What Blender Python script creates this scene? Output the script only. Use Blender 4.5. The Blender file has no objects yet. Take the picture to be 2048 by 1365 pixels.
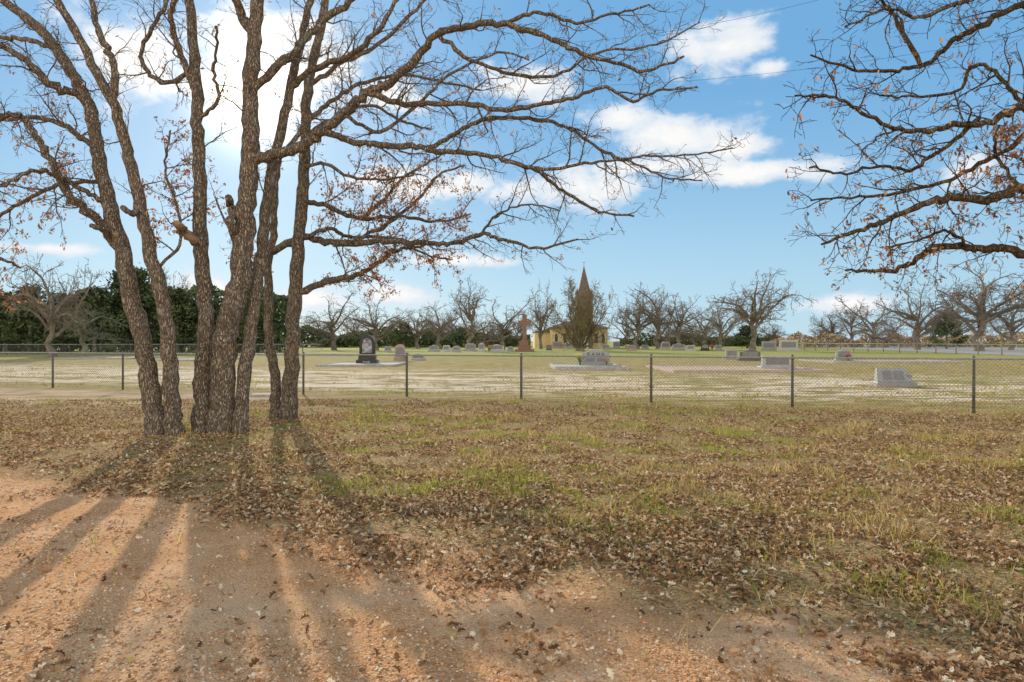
import bpy, bmesh, math, random
import numpy as np
from mathutils import Vector, Matrix
F=1365.3; CX=1024.0; CY=682.5; EYE=1.6
rng=np.random.default_rng(7)
random.seed(7)
scene=bpy.context.scene
COL=scene.collection
def gd(y): return EYE*F/(y-CY)
def P3(x,y,Y): return np.array([(x-CX)/F*Y, Y, EYE+(CY-y)/F*Y])
# ------------------------------------------------------------ noise
def _hash(ix,iy,s):
    n=(ix.astype(np.int64)*374761393+iy.astype(np.int64)*668265263+s*1442695041)&0x7fffffff
    n=((n^(n>>13))*1274126177)&0x7fffffff
    n=n^(n>>16)
    return (n&0xffff)/65535.0
def vnoise(x,y,s=0):
    x=np.asarray(x,float);y=np.asarray(y,float)
    ix=np.floor(x);iy=np.floor(y);fx=x-ix;fy=y-iy
    fx=fx*fx*(3-2*fx);fy=fy*fy*(3-2*fy)
    a=_hash(ix,iy,s);b=_hash(ix+1,iy,s);c=_hash(ix,iy+1,s);d=_hash(ix+1,iy+1,s)
    return (a*(1-fx)+b*fx)*(1-fy)+(c*(1-fx)+d*fx)*fy
def fbm(x,y,s=0,o=3):
    t=0;a=.5;n=0
    for i in range(o):
        t=t+a*vnoise(x*2**i,y*2**i,s+i);n+=a;a*=.5
    return t/n
def sstep(a,b,x):
    t=np.clip((x-a)/(b-a),0,1);return t*t*(3-2*t)
def hgt(x,y):
    f=sstep(19,16,np.abs(x))*sstep(21,17,y)
    return f*((fbm(x*.7,y*.7,3,2)-.5)*.09+(fbm(x*3,y*3,9,2)-.5)*.035)
# ------------------------------------------------------------ materials
def newmat(name):
    m=bpy.data.materials.new(name);m.use_nodes=True
    nt=m.node_tree;nt.nodes.clear()
    return m,nt
class NT:
    def __init__(s,nt): s.nt=nt
    def n(s,t,**k):
        o=s.nt.nodes.new(t)
        for a,b in k.items(): setattr(o,a,b)
        return o
    def l(s,a,b): s.nt.links.new(a,b)
    def put(s,sock,v):
        if hasattr(v,'is_output') : s.l(v,sock)
        else: sock.default_value=v
    def m(s,op,a,b=0.0,c=None,clamp=False):
        o=s.n('ShaderNodeMath',operation=op);o.use_clamp=clamp
        s.put(o.inputs[0],a);s.put(o.inputs[1],b)
        if c is not None: s.put(o.inputs[2],c)
        return o.outputs[0]
    def vm(s,op,a,b,out=0):
        o=s.n('ShaderNodeVectorMath',operation=op);s.put(o.inputs[0],a);s.put(o.inputs[1],b);return o.outputs[out]
    def noise(s,vec,scale,detail=3,rough=.55,dist=0):
        o=s.n('ShaderNodeTexNoise');s.l(vec,o.inputs['Vector']);o.inputs['Scale'].default_value=scale
        o.inputs['Detail'].default_value=detail;o.inputs['Roughness'].default_value=rough;o.inputs['Distortion'].default_value=dist
        return o.outputs['Fac']
    def vor(s,vec,scale,feat='F1',out='Distance'):
        o=s.n('ShaderNodeTexVoronoi',feature=feat);s.l(vec,o.inputs['Vector']);o.inputs['Scale'].default_value=scale
        return o.outputs[out]
    def ss(s,v,a,b,lo=0.,hi=1.):
        o=s.n('ShaderNodeMapRange',interpolation_type='SMOOTHSTEP');s.put(o.inputs[0],v)
        o.inputs[1].default_value=a;o.inputs[2].default_value=b;o.inputs[3].default_value=lo;o.inputs[4].default_value=hi
        return o.outputs[0]
    def mix(s,f,a,b,bt='MIX'):
        o=s.n('ShaderNodeMix',data_type='RGBA',blend_type=bt)
        s.put(o.inputs[0],f)
        s.put(o.inputs[6],a if hasattr(a,'is_output') else (*a,1));s.put(o.inputs[7],b if hasattr(b,'is_output') else (*b,1))
        return o.outputs[2]
    def scale(s,vec,v): return s.vm('MULTIPLY',vec,v)
    def out(s,col,rough=.9,bump=None,bs=.5,bd=.01,trans=None,spec=.2):
        b=s.n('ShaderNodeBsdfPrincipled');s.put(b.inputs['Base Color'],col if hasattr(col,'is_output') else (*col,1))
        s.put(b.inputs['Roughness'],rough);b.inputs['Specular IOR Level'].default_value=spec
        if bump is not None:
            bn=s.n('ShaderNodeBump');bn.inputs['Strength'].default_value=bs;bn.inputs['Distance'].default_value=bd
            s.l(bump,bn.inputs['Height']);s.l(bn.outputs[0],b.inputs['Normal'])
        res=b.outputs[0]
        if trans:
            t=s.n('ShaderNodeBsdfTranslucent');s.put(t.inputs[0],col if hasattr(col,'is_output') else (*col,1))
            mx=s.n('ShaderNodeMixShader');mx.inputs[0].default_value=trans
            s.l(res,mx.inputs[1]);s.l(t.outputs[0],mx.inputs[2]);res=mx.outputs[0]
        o=s.n('ShaderNodeOutputMaterial');s.l(res,o.inputs[0])
def simple(name,c1,c2,scale=8,rough=.8,bs=.3,bd=.01,spec=.3,detail=4):
    m,nt=newmat(name);k=NT(nt);g=k.n('ShaderNodeTexCoord').outputs['Object']
    f=k.noise(g,scale,detail,.65)
    k.out(k.mix(k.ss(f,.35,.65),c1,c2),rough,f if bs>0 else None,bs,bd,spec=spec);return m
def granite(name,c,spec=.4,rough=.45):
    m,nt=newmat(name);k=NT(nt);g=k.n('ShaderNodeTexCoord').outputs['Object']
    a=k.noise(g,90,2,.8);b=k.noise(g,3,3,.6)
    c2=tuple(x*.55 for x in c);c3=tuple(min(1,x*1.3) for x in c)
    col=k.mix(k.ss(a,.4,.6),c2,c3);col=k.mix(k.ss(b,.45,.7,0,.4),col,tuple(x*.6 for x in c))
    k.out(col,rough,a,.15,.002,spec=spec);return m
def vcol(name,rough=.85,trans=None,spec=.15):
    m,nt=newmat(name);k=NT(nt);a=k.n('ShaderNodeAttribute');a.attribute_name='Col'
    k.out(a.outputs['Color'],rough,trans=trans,spec=spec);return m
def bark(name,dark,light,sc=1.,lichen=.35):
    m,nt=newmat(name);k=NT(nt);g=k.n('ShaderNodeTexCoord').outputs['Object']
    v=k.scale(g,(42*sc,42*sc,8*sc))
    nn=k.n('ShaderNodeTexNoise');k.l(v,nn.inputs['Vector']);nn.inputs['Scale'].default_value=.7;nn.inputs['Detail'].default_value=4
    vv=k.vm('ADD',v,k.scale(nn.outputs['Color'],(2.8,2.8,2.8)))
    e=k.vor(vv,1.,'DISTANCE_TO_EDGE')
    ridge=k.ss(e,-.01,.27)
    tone=k.noise(g,22,4,.75)
    lt=k.mix(k.ss(tone,.3,.7),tuple(x*.66 for x in light),tuple(x*1.3 for x in light))
    col=k.mix(ridge,dark,lt)
    li=k.noise(g,4,4,.7)
    col=k.mix(k.ss(li,.57,.68,0,lichen),col,(.42,.32,.12))
    col=k.mix(k.ss(li,.44,.32,0,.4),col,(.53,.50,.44))
    big=k.noise(g,1.3,3,.6)
    col=k.mix(k.ss(big,.52,.70,0,.35),col,tuple(x*.4 for x in light))
    k.out(col,.95,ridge,.9,.02,spec=.08);return m
M={}
M['bark']=bark('oak_bark',(.095,.07,.05),(.44,.375,.30),lichen=.3)
M['bark_right']=bark('dark_oak_bark',(.06,.042,.027),(.24,.18,.12),lichen=.85)
M['far_bark']=simple('distant_bark',(.14,.12,.10),(.27,.23,.185),3,.95,0)
M['pale_bark']=simple('pale_lichen_bark',(.17,.17,.12),(.28,.27,.20),3,.95,0)
M['far_twig']=simple('distant_twigs',(.15,.125,.10),(.26,.215,.17),.6,.95,0)
M['bush_twig']=simple('bush_twigs',(.17,.135,.06),(.28,.23,.11),.6,.95,0)
M['leaf']=vcol('dry_leaves',.75,.15)
M['tree_leaf']=vcol('rust_leaves',.7,.4)
M['grass']=vcol('grass_blades',.8,.35)
M['pebble']=vcol('pebbles',.7)
M['cedar']=vcol('cedar_needles',.9,None)
M['steel']=simple('galvanised_steel',(.26,.26,.25),(.38,.38,.36),14,.45,0,spec=.5)
M['post']=simple('dark_fence_post',(.09,.085,.07),(.17,.16,.135),14,.6,0,spec=.4)
M['wire']=simple('fence_wire',(.12,.115,.10),(.2,.19,.17),5,.5,0,spec=.5)
M['cable']=simple('black_cable',(.02,.02,.02),(.04,.04,.04),5,.6,0)
M['g_grey']=granite('grey_granite',(.37,.38,.40))
M['g_light']=granite('pale_granite',(.50,.50,.51))
M['g_pink']=granite('pink_granite',(.44,.34,.29))
M['g_red']=granite('red_brown_granite',(.27,.165,.12),.2,.8)
M['g_dark']=granite('dark_granite',(.12,.12,.13),.6,.25)
M['g_black']=granite('polished_black_granite',(.022,.022,.027),.5,.15)
M['etch']=simple('etched_grey',(.10,.10,.11),(.45,.45,.47),5,.5,0)
M['letter']=simple('engraved_lettering',(.08,.08,.09),(.12,.12,.13),20,.7,0)
M['panel']=granite('polished_panel',(.24,.24,.25))
M['concrete']=simple('weathered_concrete',(.36,.35,.32),(.54,.52,.47),6,.9,.2)
M['brick']=simple('pale_pink_brick_coping',(.46,.35,.28),(.60,.48,.40),9,.9,.2)
M['sandfill']=simple('plot_sand_fill',(.38,.30,.17),(.58,.47,.31),2.5,.95,.2)
M['yellow']=simple('yellow_wall',(.66,.52,.27),(.74,.60,.34),2,.8,0)
M['roof']=simple('brown_roof',(.13,.10,.08),(.21,.165,.13),3,.9,.1)
M['white']=simple('white_trim',(.68,.67,.62),(.8,.79,.75),3,.7,0)
M['glass']=simple('dark_window',(.03,.035,.045),(.06,.07,.09),2,.2,0,spec=.6)
M['wood']=simple('grey_pole_wood',(.2,.16,.12),(.32,.27,.21),12,.9,0)
M['asphalt']=simple('pale_road',(.34,.33,.32),(.44,.43,.41),1.5,.9,0)
M['petal_y']=simple('yellow_petals',(.75,.5,.03),(.85,.65,.08),20,.7,0)
M['petal_r']=simple('red_petals',(.6,.04,.04),(.75,.1,.12),20,.7,0)
M['petal_p']=simple('violet_petals',(.4,.15,.5),(.55,.3,.65),20,.7,0)
M['petal_o']=simple('orange_petals',(.75,.22,.04),(.8,.35,.1),20,.7,0)
M['stem']=simple('flower_stems',(.05,.12,.03),(.1,.2,.05),20,.8,0)
M['rot']=simple('exposed_rotten_wood',(.20,.13,.08),(.40,.28,.17),9,.95,.5)
# ------------------------------------------------------------ mesh from arrays
def amesh(name,V,Fs,mat,col=None,smooth=False,parent=None,loc=None):
    me=bpy.data.meshes.new(name)
    V=np.asarray(V,np.float32)
    if loc is not None: V=V-np.asarray(loc,np.float32)
    me.vertices.add(len(V));me.vertices.foreach_set('co',V.ravel())
    Fs=[np.asarray(f,np.int32) for f in Fs if len(f)]
    li=np.concatenate([f.ravel() for f in Fs]);st=[];c=0
    for f in Fs:
        st.append(c+np.arange(len(f))*f.shape[1]);c+=f.size
    st=np.concatenate(st).astype(np.int32)
    me.loops.add(len(li));me.loops.foreach_set('vertex_index',li)
    me.polygons.add(len(st));me.polygons.foreach_set('loop_start',st)
    me.polygons.foreach_set('use_smooth',np.full(len(st),smooth))
    me.update(calc_edges=True)
    if col is not None:
        ca=me.color_attributes.new('Col','FLOAT_COLOR','POINT')
        c4=np.ones((len(V),4),np.float32);c4[:,:3]=np.clip(col,0,.88);ca.data.foreach_set('color',c4.ravel())
    me.materials.append(mat)
    o=bpy.data.objects.new(name,me);COL.objects.link(o)
    if parent is not None: o.parent=parent
    elif loc is not None: o.location=loc
    return o
class Tubes:
    def __init__(s): s.V=[];s.F=[];s.n=0;s.T=[]
    def add(s,pts,r,k=4,cap=False,rn=0):
        P=np.asarray(pts,float);n=len(P)
        T=np.empty_like(P);T[1:-1]=P[2:]-P[:-2];T[0]=P[1]-P[0];T[-1]=P[-1]-P[-2]
        T/=np.linalg.norm(T,axis=1)[:,None]+1e-9
        r=np.broadcast_to(np.asarray(r,float),(n,))
        if n>7:
            a=np.eye(3)[np.argmin(np.abs(T[0]))];u=np.cross(T[0],a);u/=np.linalg.norm(u);U=[u]
            for i in range(1,n):
                u=u-T[i]*np.dot(u,T[i]);u/=np.linalg.norm(u)+1e-9;U.append(u)
            U=np.array(U)
        else:
            a=np.eye(3)[np.argmin(np.abs(T.mean(0)))]
            U=np.cross(T,a);U/=np.linalg.norm(U,axis=1)[:,None]+1e-9
        W=np.cross(T,U);an=np.arange(k)*2*math.pi/k
        R=np.repeat(r[:,None],k,1)
        if rn: R=R*(1+rn*rng.normal(size=R.shape))
        V=P[:,None,:]+R[:,:,None]*(np.cos(an)[None,:,None]*U[:,None,:]+np.sin(an)[None,:,None]*W[:,None,:])
        idx=np.arange(n*k).reshape(n,k)+s.n
        a=idx[:-1];b=idx[1:]
        q=np.stack([a,np.roll(a,-1,1),np.roll(b,-1,1),b],-1).reshape(-1,4)
        s.V.append(V.reshape(-1,3));s.F.append(q);s.n+=n*k
        if cap:
            for ring,c,fl in ((idx[0],P[0],1),(idx[-1],P[-1]+T[-1]*r[-1]*.3,0)):
                s.V.append(c[None]);ci=s.n;s.n+=1
                s.T.append(np.array([[ring[(i+1)%k],ring[i],ci] if fl else [ring[i],ring[(i+1)%k],ci] for i in range(k)]))
    def build(s,name,mat,parent=None,loc=None,smooth=True):
        if not s.V: return None
        return amesh(name,np.concatenate(s.V),[np.concatenate(s.F)]+([np.concatenate(s.T)] if s.T else []),mat,smooth=smooth,parent=parent,loc=loc)
def tag(o,label=None,cat=None,group=None,kind=None):
    if label:o['label']=label
    if cat:o['category']=cat
    if group:o['group']=group
    if kind:o['kind']=kind
    return o
def empty(name,loc,label,cat,group=None,rz=0):
    o=bpy.data.objects.new(name,None);COL.objects.link(o);o.location=loc;o.rotation_euler=(0,0,rz);o.empty_display_size=.2
    return tag(o,label,cat,group)
def dup(root,loc,rz,sc,label,group=None):
    r=root.copy();COL.objects.link(r);r.location=loc;r.rotation_euler=(0,0,rz);r.scale=sc
    r['label']=label
    if group:r['group']=group
    for ch in list(root.children):
        c=ch.copy();COL.objects.link(c);c.parent=r
    return r
def bmobj(name,bm,mat,parent=None,loc=(0,0,0),smooth=False):
    bmesh.ops.recalc_face_normals(bm,faces=bm.faces)
    me=bpy.data.meshes.new(name);bm.to_mesh(me);bm.free();me.materials.append(mat)
    if smooth:
        for p in me.polygons:p.use_smooth=True
    o=bpy.data.objects.new(name,me);COL.objects.link(o);o.parent=parent;o.location=loc
    return o
def boxbm(x0,x1,y0,y1,z0,z1,bev=0,bm=None):
    b=bm or bmesh.new()
    r=bmesh.ops.create_cube(b,size=1)['verts']
    for v in r: v.co=Vector((x0+(v.co.x+.5)*(x1-x0),y0+(v.co.y+.5)*(y1-y0),z0+(v.co.z+.5)*(z1-z0)))
    if bev:
        es=list({e for v in r for e in v.link_edges});bmesh.ops.bevel(b,geom=es,offset=bev,segments=2,affect='EDGES',profile=.5)
    return b
def prism(out,y0,y1,bev=0):
    b=bmesh.new()
    A=[b.verts.new((x,y0,z)) for x,z in out];Bv=[b.verts.new((x,y1,z)) for x,z in out]
    b.faces.new(A);b.faces.new(Bv[::-1]);n=len(out)
    for i in range(n): b.faces.new((A[i],Bv[i],Bv[(i+1)%n],A[(i+1)%n]))
    if bev: bmesh.ops.bevel(b,geom=[e for e in b.edges if abs(e.verts[0].co.y-e.verts[1].co.y)<1e-6],offset=bev,segments=2,affect='EDGES')
    return b
# ------------------------------------------------------------ ground
xs=np.concatenate([[-2500,-1200,-500,-200,-90,-45,-28],np.linspace(-19,19,300),[28,45,90,200,500,1200,2500]])
ys=np.concatenate([[-400,-100,-30,-8],np.linspace(-1,21,190),[26,35,50,80,130,220,400,800,1600,3500]])
GX,GY=np.meshgrid(xs,ys)
GV=np.stack([GX,GY,hgt(GX,GY)],-1).reshape(-1,3)
idx=np.arange(GX.size).reshape(GX.shape)
GF=np.stack([idx[:-1,:-1],idx[:-1,1:],idx[1:,1:],idx[1:,:-1]],-1).reshape(-1,4)
m,nt=newmat('ground_soil');k=NT(nt)
pos=k.n('ShaderNodeNewGeometry').outputs['Position']
sx=k.n('ShaderNodeSeparateXYZ');k.l(pos,sx.inputs[0]);X,Y=sx.outputs[0],sx.outputs[1]
n1=k.noise(pos,.9,4,.6);n2=k.noise(pos,6,5,.65);n3=k.noise(pos,40,4,.7)
peb=k.vor(pos,75,'F1','Color');pebd=k.vor(pos,75)
sp=k.n('ShaderNodeSeparateColor');k.l(peb,sp.inputs[0])
grav=k.mix(sp.outputs[0],(.46,.21,.09),(.80,.48,.25))
grav=k.mix(k.ss(n2,.35,.7,0,.75),grav,(.66,.36,.175))
grav=k.mix(k.ss(n1,.42,.62,0,.6),grav,(.84,.55,.33))
lit=k.mix(k.ss(n3,.38,.62),(.13,.075,.035),(.58,.41,.21))
lit=k.mix(k.ss(n2,.48,.66,0,.5),lit,(.38,.34,.10))
lit=k.mix(k.ss(n1,.52,.7,0,.4),lit,(.62,.43,.25))
st=k.scale(pos,(.35,1.,1.))
m1=k.noise(st,.55,5,.65);m2=k.noise(st,2.2,5,.7)
lawn=k.mix(k.ss(m2,.38,.62),(.30,.235,.085),(.58,.46,.22))
lawn=k.mix(k.ss(m1,.46,.37,0,.6),lawn,(.31,.30,.08))
lawn=k.mix(k.ss(n2,.45,.65,0,.4),lawn,(.20,.15,.065))
w=k.m('ADD',Y,k.m('MULTIPLY',X,.305))
sand=k.m('MULTIPLY',k.m('MULTIPLY',k.ss(w,19.8,22),k.ss(w,41,30)),k.ss(k.m('ADD',k.m('ADD',m1,k.m('MULTIPLY',m2,.7)),k.ss(X,3.,-4.,0,.03)),.80,.92))
lawn=k.mix(k.m('MULTIPLY',sand,.92),lawn,(.88,.74,.57))
lawn=k.mix(k.ss(Y,45,85,0,.8),lawn,(.34,.36,.10))
far=k.ss(k.m('ADD',w,k.m('MULTIPLY',n1,2.)),18.5,20.5)
base=k.mix(far,lit,lawn)
tr=k.m('MULTIPLY',k.m('MULTIPLY',k.ss(X,-4.5,-7.5),k.ss(w,13.2,14.4)),k.ss(w,18.6,17.4))
base=k.mix(k.m('MULTIPLY',tr,k.ss(n1,.35,.6,.1,.8)),base,(.70,.51,.34))
gm=k.ss(k.m('ADD',k.m('SUBTRACT',k.m('SUBTRACT',4.95,k.m('MULTIPLY',X,.58)),Y),k.m('MULTIPLY',k.m('SUBTRACT',n1,.5),2.6)),-.4,.5)
base=k.mix(gm,base,grav)
hh=k.m('ADD',k.m('MULTIPLY',n3,.6),k.m('MULTIPLY',k.m('SUBTRACT',1,pebd),.5))
k.out(base,.95,hh,1.,.025,spec=.05)
g=amesh('ground',GV,[GF],m,smooth=True);tag(g,kind='structure')
# ------------------------------------------------------------ road
def strip(name,pts,mat,z):
    V=np.array([(x,y,z) for x,y in pts]);return tag(amesh(name,V,[np.array([list(range(len(pts)))])],mat),kind='structure')
def gp(x,y): q=P3(x,y,gd(y));return (q[0],q[1])
rn=[gp(2500,728),gp(2048,712.5),gp(1800,702),gp(1600,694)];rf=[gp(1600,689.5),gp(1800,692),gp(2048,696),gp(2500,703)]
strip('road',rn+rf,M['asphalt'],.02)
# ------------------------------------------------------------ scatter
def rotm(yaw,p,r):
    cy,sy,cp,sp_,cr,sr=np.cos(yaw),np.sin(yaw),np.cos(p),np.sin(p),np.cos(r),np.sin(r)
    R=np.empty((len(yaw),3,3))
    R[:,0,0]=cy*cp;R[:,0,1]=cy*sp_*sr-sy*cr;R[:,0,2]=cy*sp_*cr+sy*sr
    R[:,1,0]=sy*cp;R[:,1,1]=sy*sp_*sr+cy*cr;R[:,1,2]=sy*sp_*cr-cy*sr
    R[:,2,0]=-sp_;R[:,2,1]=cp*sr;R[:,2,2]=cp*cr
    return R
def inst(T,Fc,pos,R,S,col):
    N=len(pos);m_=T.shape[-2]
    Tn=(T[None] if T.ndim==2 else T)*S[:,None,:]
    V=np.einsum('nij,nmj->nmi',R,Tn)+pos[:,None,:]
    Fo=[(f[None]+(np.arange(N)*m_)[:,None,None]).reshape(-1,f.shape[1]) for f in Fc]
    C=np.repeat(col,m_,axis=0)
    return V.reshape(-1,3),Fo,C
lx=np.array([0,.14,.3,.44,.6,.74,1.]);ly=np.array([.02,.2,.1,.33,.13,.24,.02])
def leaf_t(fold,curl):
    T=[]
    for a,b in zip(lx,ly):
        for s_ in (-1,0,1): T.append((a-.5,s_*b,abs(s_)*b*fold+curl*(a-.5)**2))
    return np.array(T)
LF=np.array([[i*3+j,i*3+j+3,i*3+j+4,i*3+j+1] for i in range(6) for j in range(2)])
def join(parts):
    V=[];Fq={};C=[];n=0
    for v,fo,c in parts:
        for f in fo: Fq.setdefault(f.shape[1],[]).append(f+n)
        V.append(v);C.append(c);n+=len(v)
    return np.concatenate(V),[np.concatenate(x) for x in Fq.values()],np.concatenate(C)
def bound(x): return 4.95-.58*x
LC=np.array([(.44,.26,.13),(.66,.48,.29),(.30,.16,.075),(.84,.69,.50),(.50,.29,.14),(.14,.08,.04),(.60,.40,.22),(.22,.12,.06)])
N=260000
y_=3+15.5*rng.random(N)**1.05;x_=(rng.random(N)*2-1)*(.78*y_+1.2)
w_=y_+.305*x_;b_=y_-bound(x_)+(fbm(x_*.9,y_*.9,41,3)-.5)*3.2
den=.03+.95*sstep(-.8,.6,b_)
den*=.55+.45*sstep(4.5,.8,b_)
den=np.where(b_>-.3,np.maximum(den,.85*np.exp(-((x_+4.3)**2+(y_-10)**2)/9)),den)
den*=.14+.9*sstep(.37,.58,fbm(x_*1.9,y_*1.9,17,3))
den=np.maximum(den,.3*sstep(-4,-6,x_)*sstep(9.,10.5,y_)*sstep(.4,.6,fbm(x_*.8,y_*.8,19,3)))
den*=sstep(18.6,17,w_)+.08
kp=rng.random(N)<den
x_,y_=x_[kp],y_[kp];n=len(x_)
parts=[]
for i,(fo,cu) in enumerate(((.5,.5),(.9,-.6),(.2,.9))):
    s_=np.arange(n)%3==i;q=s_.sum();xx,yy=x_[s_],y_[s_]
    sc=rng.uniform(.025,.062,q);S=np.stack([sc,sc*rng.uniform(.8,1.2,q),sc],1)
    pp=np.stack([xx,yy,hgt(xx,yy)+.007+rng.random(q)*.02],1)
    c=LC[rng.integers(0,8,q)]*rng.uniform(.7,1.2,(q,1))
    parts.append(inst(leaf_t(fo,cu),[LF],pp,rotm(rng.random(q)*6.28,rng.normal(0,.42,q),rng.normal(0,.42,q)),S,c))
V,Fo,C=join(parts)
tag(amesh('leaf_litter',V,Fo,M['leaf'],C),'curled brown oak leaves lying thick on the grass and dirt','fallen leaves',kind='stuff')
def blades(N,ymin,ymax,pw,hs,ws,fn,lean=.35):
    y_=ymin+(ymax-ymin)*rng.random(N)**pw;x_=(rng.random(N)*2-1)*(.78*y_+1.5)
    d,green=fn(x_,y_);kp=rng.random(N)<d;x_,y_,green=x_[kp],y_[kp],green[kp];n=len(x_)
    h=rng.uniform(hs[0],hs[1],n)*(.3+1.2*sstep(.3,.75,fbm(x_*2.2,y_*2.2,5,3)));wd=rng.uniform(ws[0],ws[1],n)*.5
    T=np.array([(-1,0,0),(1,0,0),(.8,.25,.55),(-.8,.25,.55),(0,1.,1.)],float)
    bend=rng.uniform(.1,1.2,n)
    S=np.stack([wd,h*bend,h],1)
    R=rotm(rng.random(n)*6.28,rng.normal(0,lean,n),rng.normal(0,lean,n))
    pp=np.stack([x_,y_,hgt(x_,y_)-.003],1)
    dry=np.array([(.66,.48,.21),(.48,.33,.13),(.76,.60,.31),(.30,.20,.08)])[rng.integers(0,4,n)]
    gr=np.array([(.36,.40,.05),(.52,.50,.09),(.22,.28,.04)])[rng.integers(0,3,n)]
    isg=(rng.random(n)<green)[:,None]
    c=np.where(isg,gr,dry)*rng.uniform(.7,1.2,(n,1))
    return inst(T,[np.array([[0,1,2,3]]),np.array([[3,2,4]])],pp,R,S,c)
def gfn(x,y):
    b=y-bound(x);w=y+.305*x
    c=fbm(x*1.6,y*1.6,23,3)
    d=sstep(.0,2.2,b+(c-.5)*2.5)*(.08+.92*sstep(.40,.58,c))
    d=d*(1-.75*np.exp(-((x+4.8)**2+(y-9.5)**2)/7))+.012
    bare=sstep(-5,-8,x)*sstep(14.5,13.2,w)
    d=d*(1-.7*bare)
    gr=sstep(.42,.55,fbm(x*1.1+9,y*1.1,31,3))*.9+.12
    gr=np.maximum(gr,.95*np.exp(-((x-.3)**2+(y-7.2)**2)/1.2))
    gr=gr*(1-.55*sstep(4.5,7,x))
    return d,gr
def gfn2(x,y):
    w=y+.305*x
    d=sstep(18.2,19.5,w)*(.04+.96*sstep(.48,.62,fbm(x*.3,y*.9,77,3)));return d,np.full_like(x,.4)*sstep(.4,.6,fbm(x*.3,y*.3,3,2))*1.4
def gfn3(x,y):
    d=np.exp(-((x-3.6)/1.6)**2-((y-6.2)/2.2)**2)*sstep(.45,.6,fbm(x*1.6,y*1.6,51,2))+sstep(-2,4,x)*sstep(-.1,.6,y-bound(x))*.3*sstep(.5,.62,fbm(x*2.6,y*2.6,51,2))
    d=d+.9*np.exp(-(((y+.305*x)-18.5)/.5)**2)*sstep(.4,.6,fbm(x*.8,y*.8,15,2))
    return d,np.full_like(x,.05)
V,Fo,C=join([blades(230000,3.4,18.5,1.05,(.025,.085),(.004,.009),gfn),blades(55000,17,48,1.4,(.04,.10),(.012,.03),gfn2),
             blades(45000,3.5,21,1.2,(.08,.2),(.003,.006),gfn3,.45)])
tag(amesh('grass',V,Fo,M['grass'],C),'short dry and green grass blades growing through the leaves','grass',kind='stuff')
ico=bmesh.new();bmesh.ops.create_icosphere(ico,subdivisions=1,radius=.5)
IV=np.array([v.co[:] for v in ico.verts]);IF=np.array([[v.index for v in f.verts] for f in ico.faces]);ico.free()
N=100000
y_=2.8+7.5*rng.random(N)**1.2;x_=(rng.random(N)*2-1)*(.78*y_+.8)
b_=y_-bound(x_)+(fbm(x_*.9,y_*.9,41,3)-.5)*2.4
kp=rng.random(N)<sstep(.7,-.3,b_)*(.2+.8*sstep(.35,.6,fbm(x_*1.2,y_*1.2,88,3)))
x_,y_=x_[kp],y_[kp];n=len(x_)
sc=.007+.014*rng.random(n)**2.5+.035*(rng.random(n)<.012)*rng.random(n)
S=np.stack([sc*rng.uniform(.8,1.5,n),sc*rng.uniform(.7,1.1,n),sc*rng.uniform(.4,.8,n)],1)
PC=np.array([(.70,.40,.20),(.52,.26,.12),(.82,.57,.34),(.84,.68,.50),(.42,.23,.12),(.62,.45,.31)])
c=PC[rng.integers(0,6,n)]*rng.uniform(.75,1.1,(n,1))
T=IV[None]*(1+rng.normal(0,.12,(n,len(IV),1)))
V,Fo,C=inst(T,[IF],np.stack([x_,y_,hgt(x_,y_)+sc*.12],1),rotm(rng.random(n)*6.28,rng.normal(0,.2,n),rng.normal(0,.2,n)),S,c)
tag(amesh('gravel',V,Fo,M['pebble'],C,smooth=True),'loose reddish brown pebbles covering the dirt drive','gravel',kind='stuff')
# ------------------------------------------------------------ near trees
def catmull(pts,n):
    P=np.asarray(pts,float);P=np.vstack([2*P[0]-P[1],P,2*P[-1]-P[-2]])
    out=[];m_=len(P)-3
    for i in range(m_):
        p0,p1,p2,p3=P[i:i+4]
        for t in np.arange(n)/n:
            out.append(.5*((2*p1)+(-p0+p2)*t+(2*p0-5*p1+4*p2-p3)*t*t+(-p0+3*p1-3*p2+p3)*t**3))
    out.append(P[-2]);return np.array(out)
def child(start,T,length,r,ang,sig,trop,seg,rmin):
    a=rng.normal(size=3);a-=T*np.dot(a,T);a/=np.linalg.norm(a)+1e-9
    d=T*math.cos(ang)+a*math.sin(ang)
    n=max(3,int(length/seg));
    D=d+np.cumsum(rng.normal(0,sig,(n,3)),0)+np.array([0,0,trop])*np.arange(n)[:,None]/n
    D/=np.linalg.norm(D,axis=1)[:,None]+1e-9
    P=np.vstack([start,start+np.cumsum(D*(length/n),0)])
    return P,np.maximum(r*(1-.8*np.linspace(0,1,n+1)),rmin)
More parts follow.
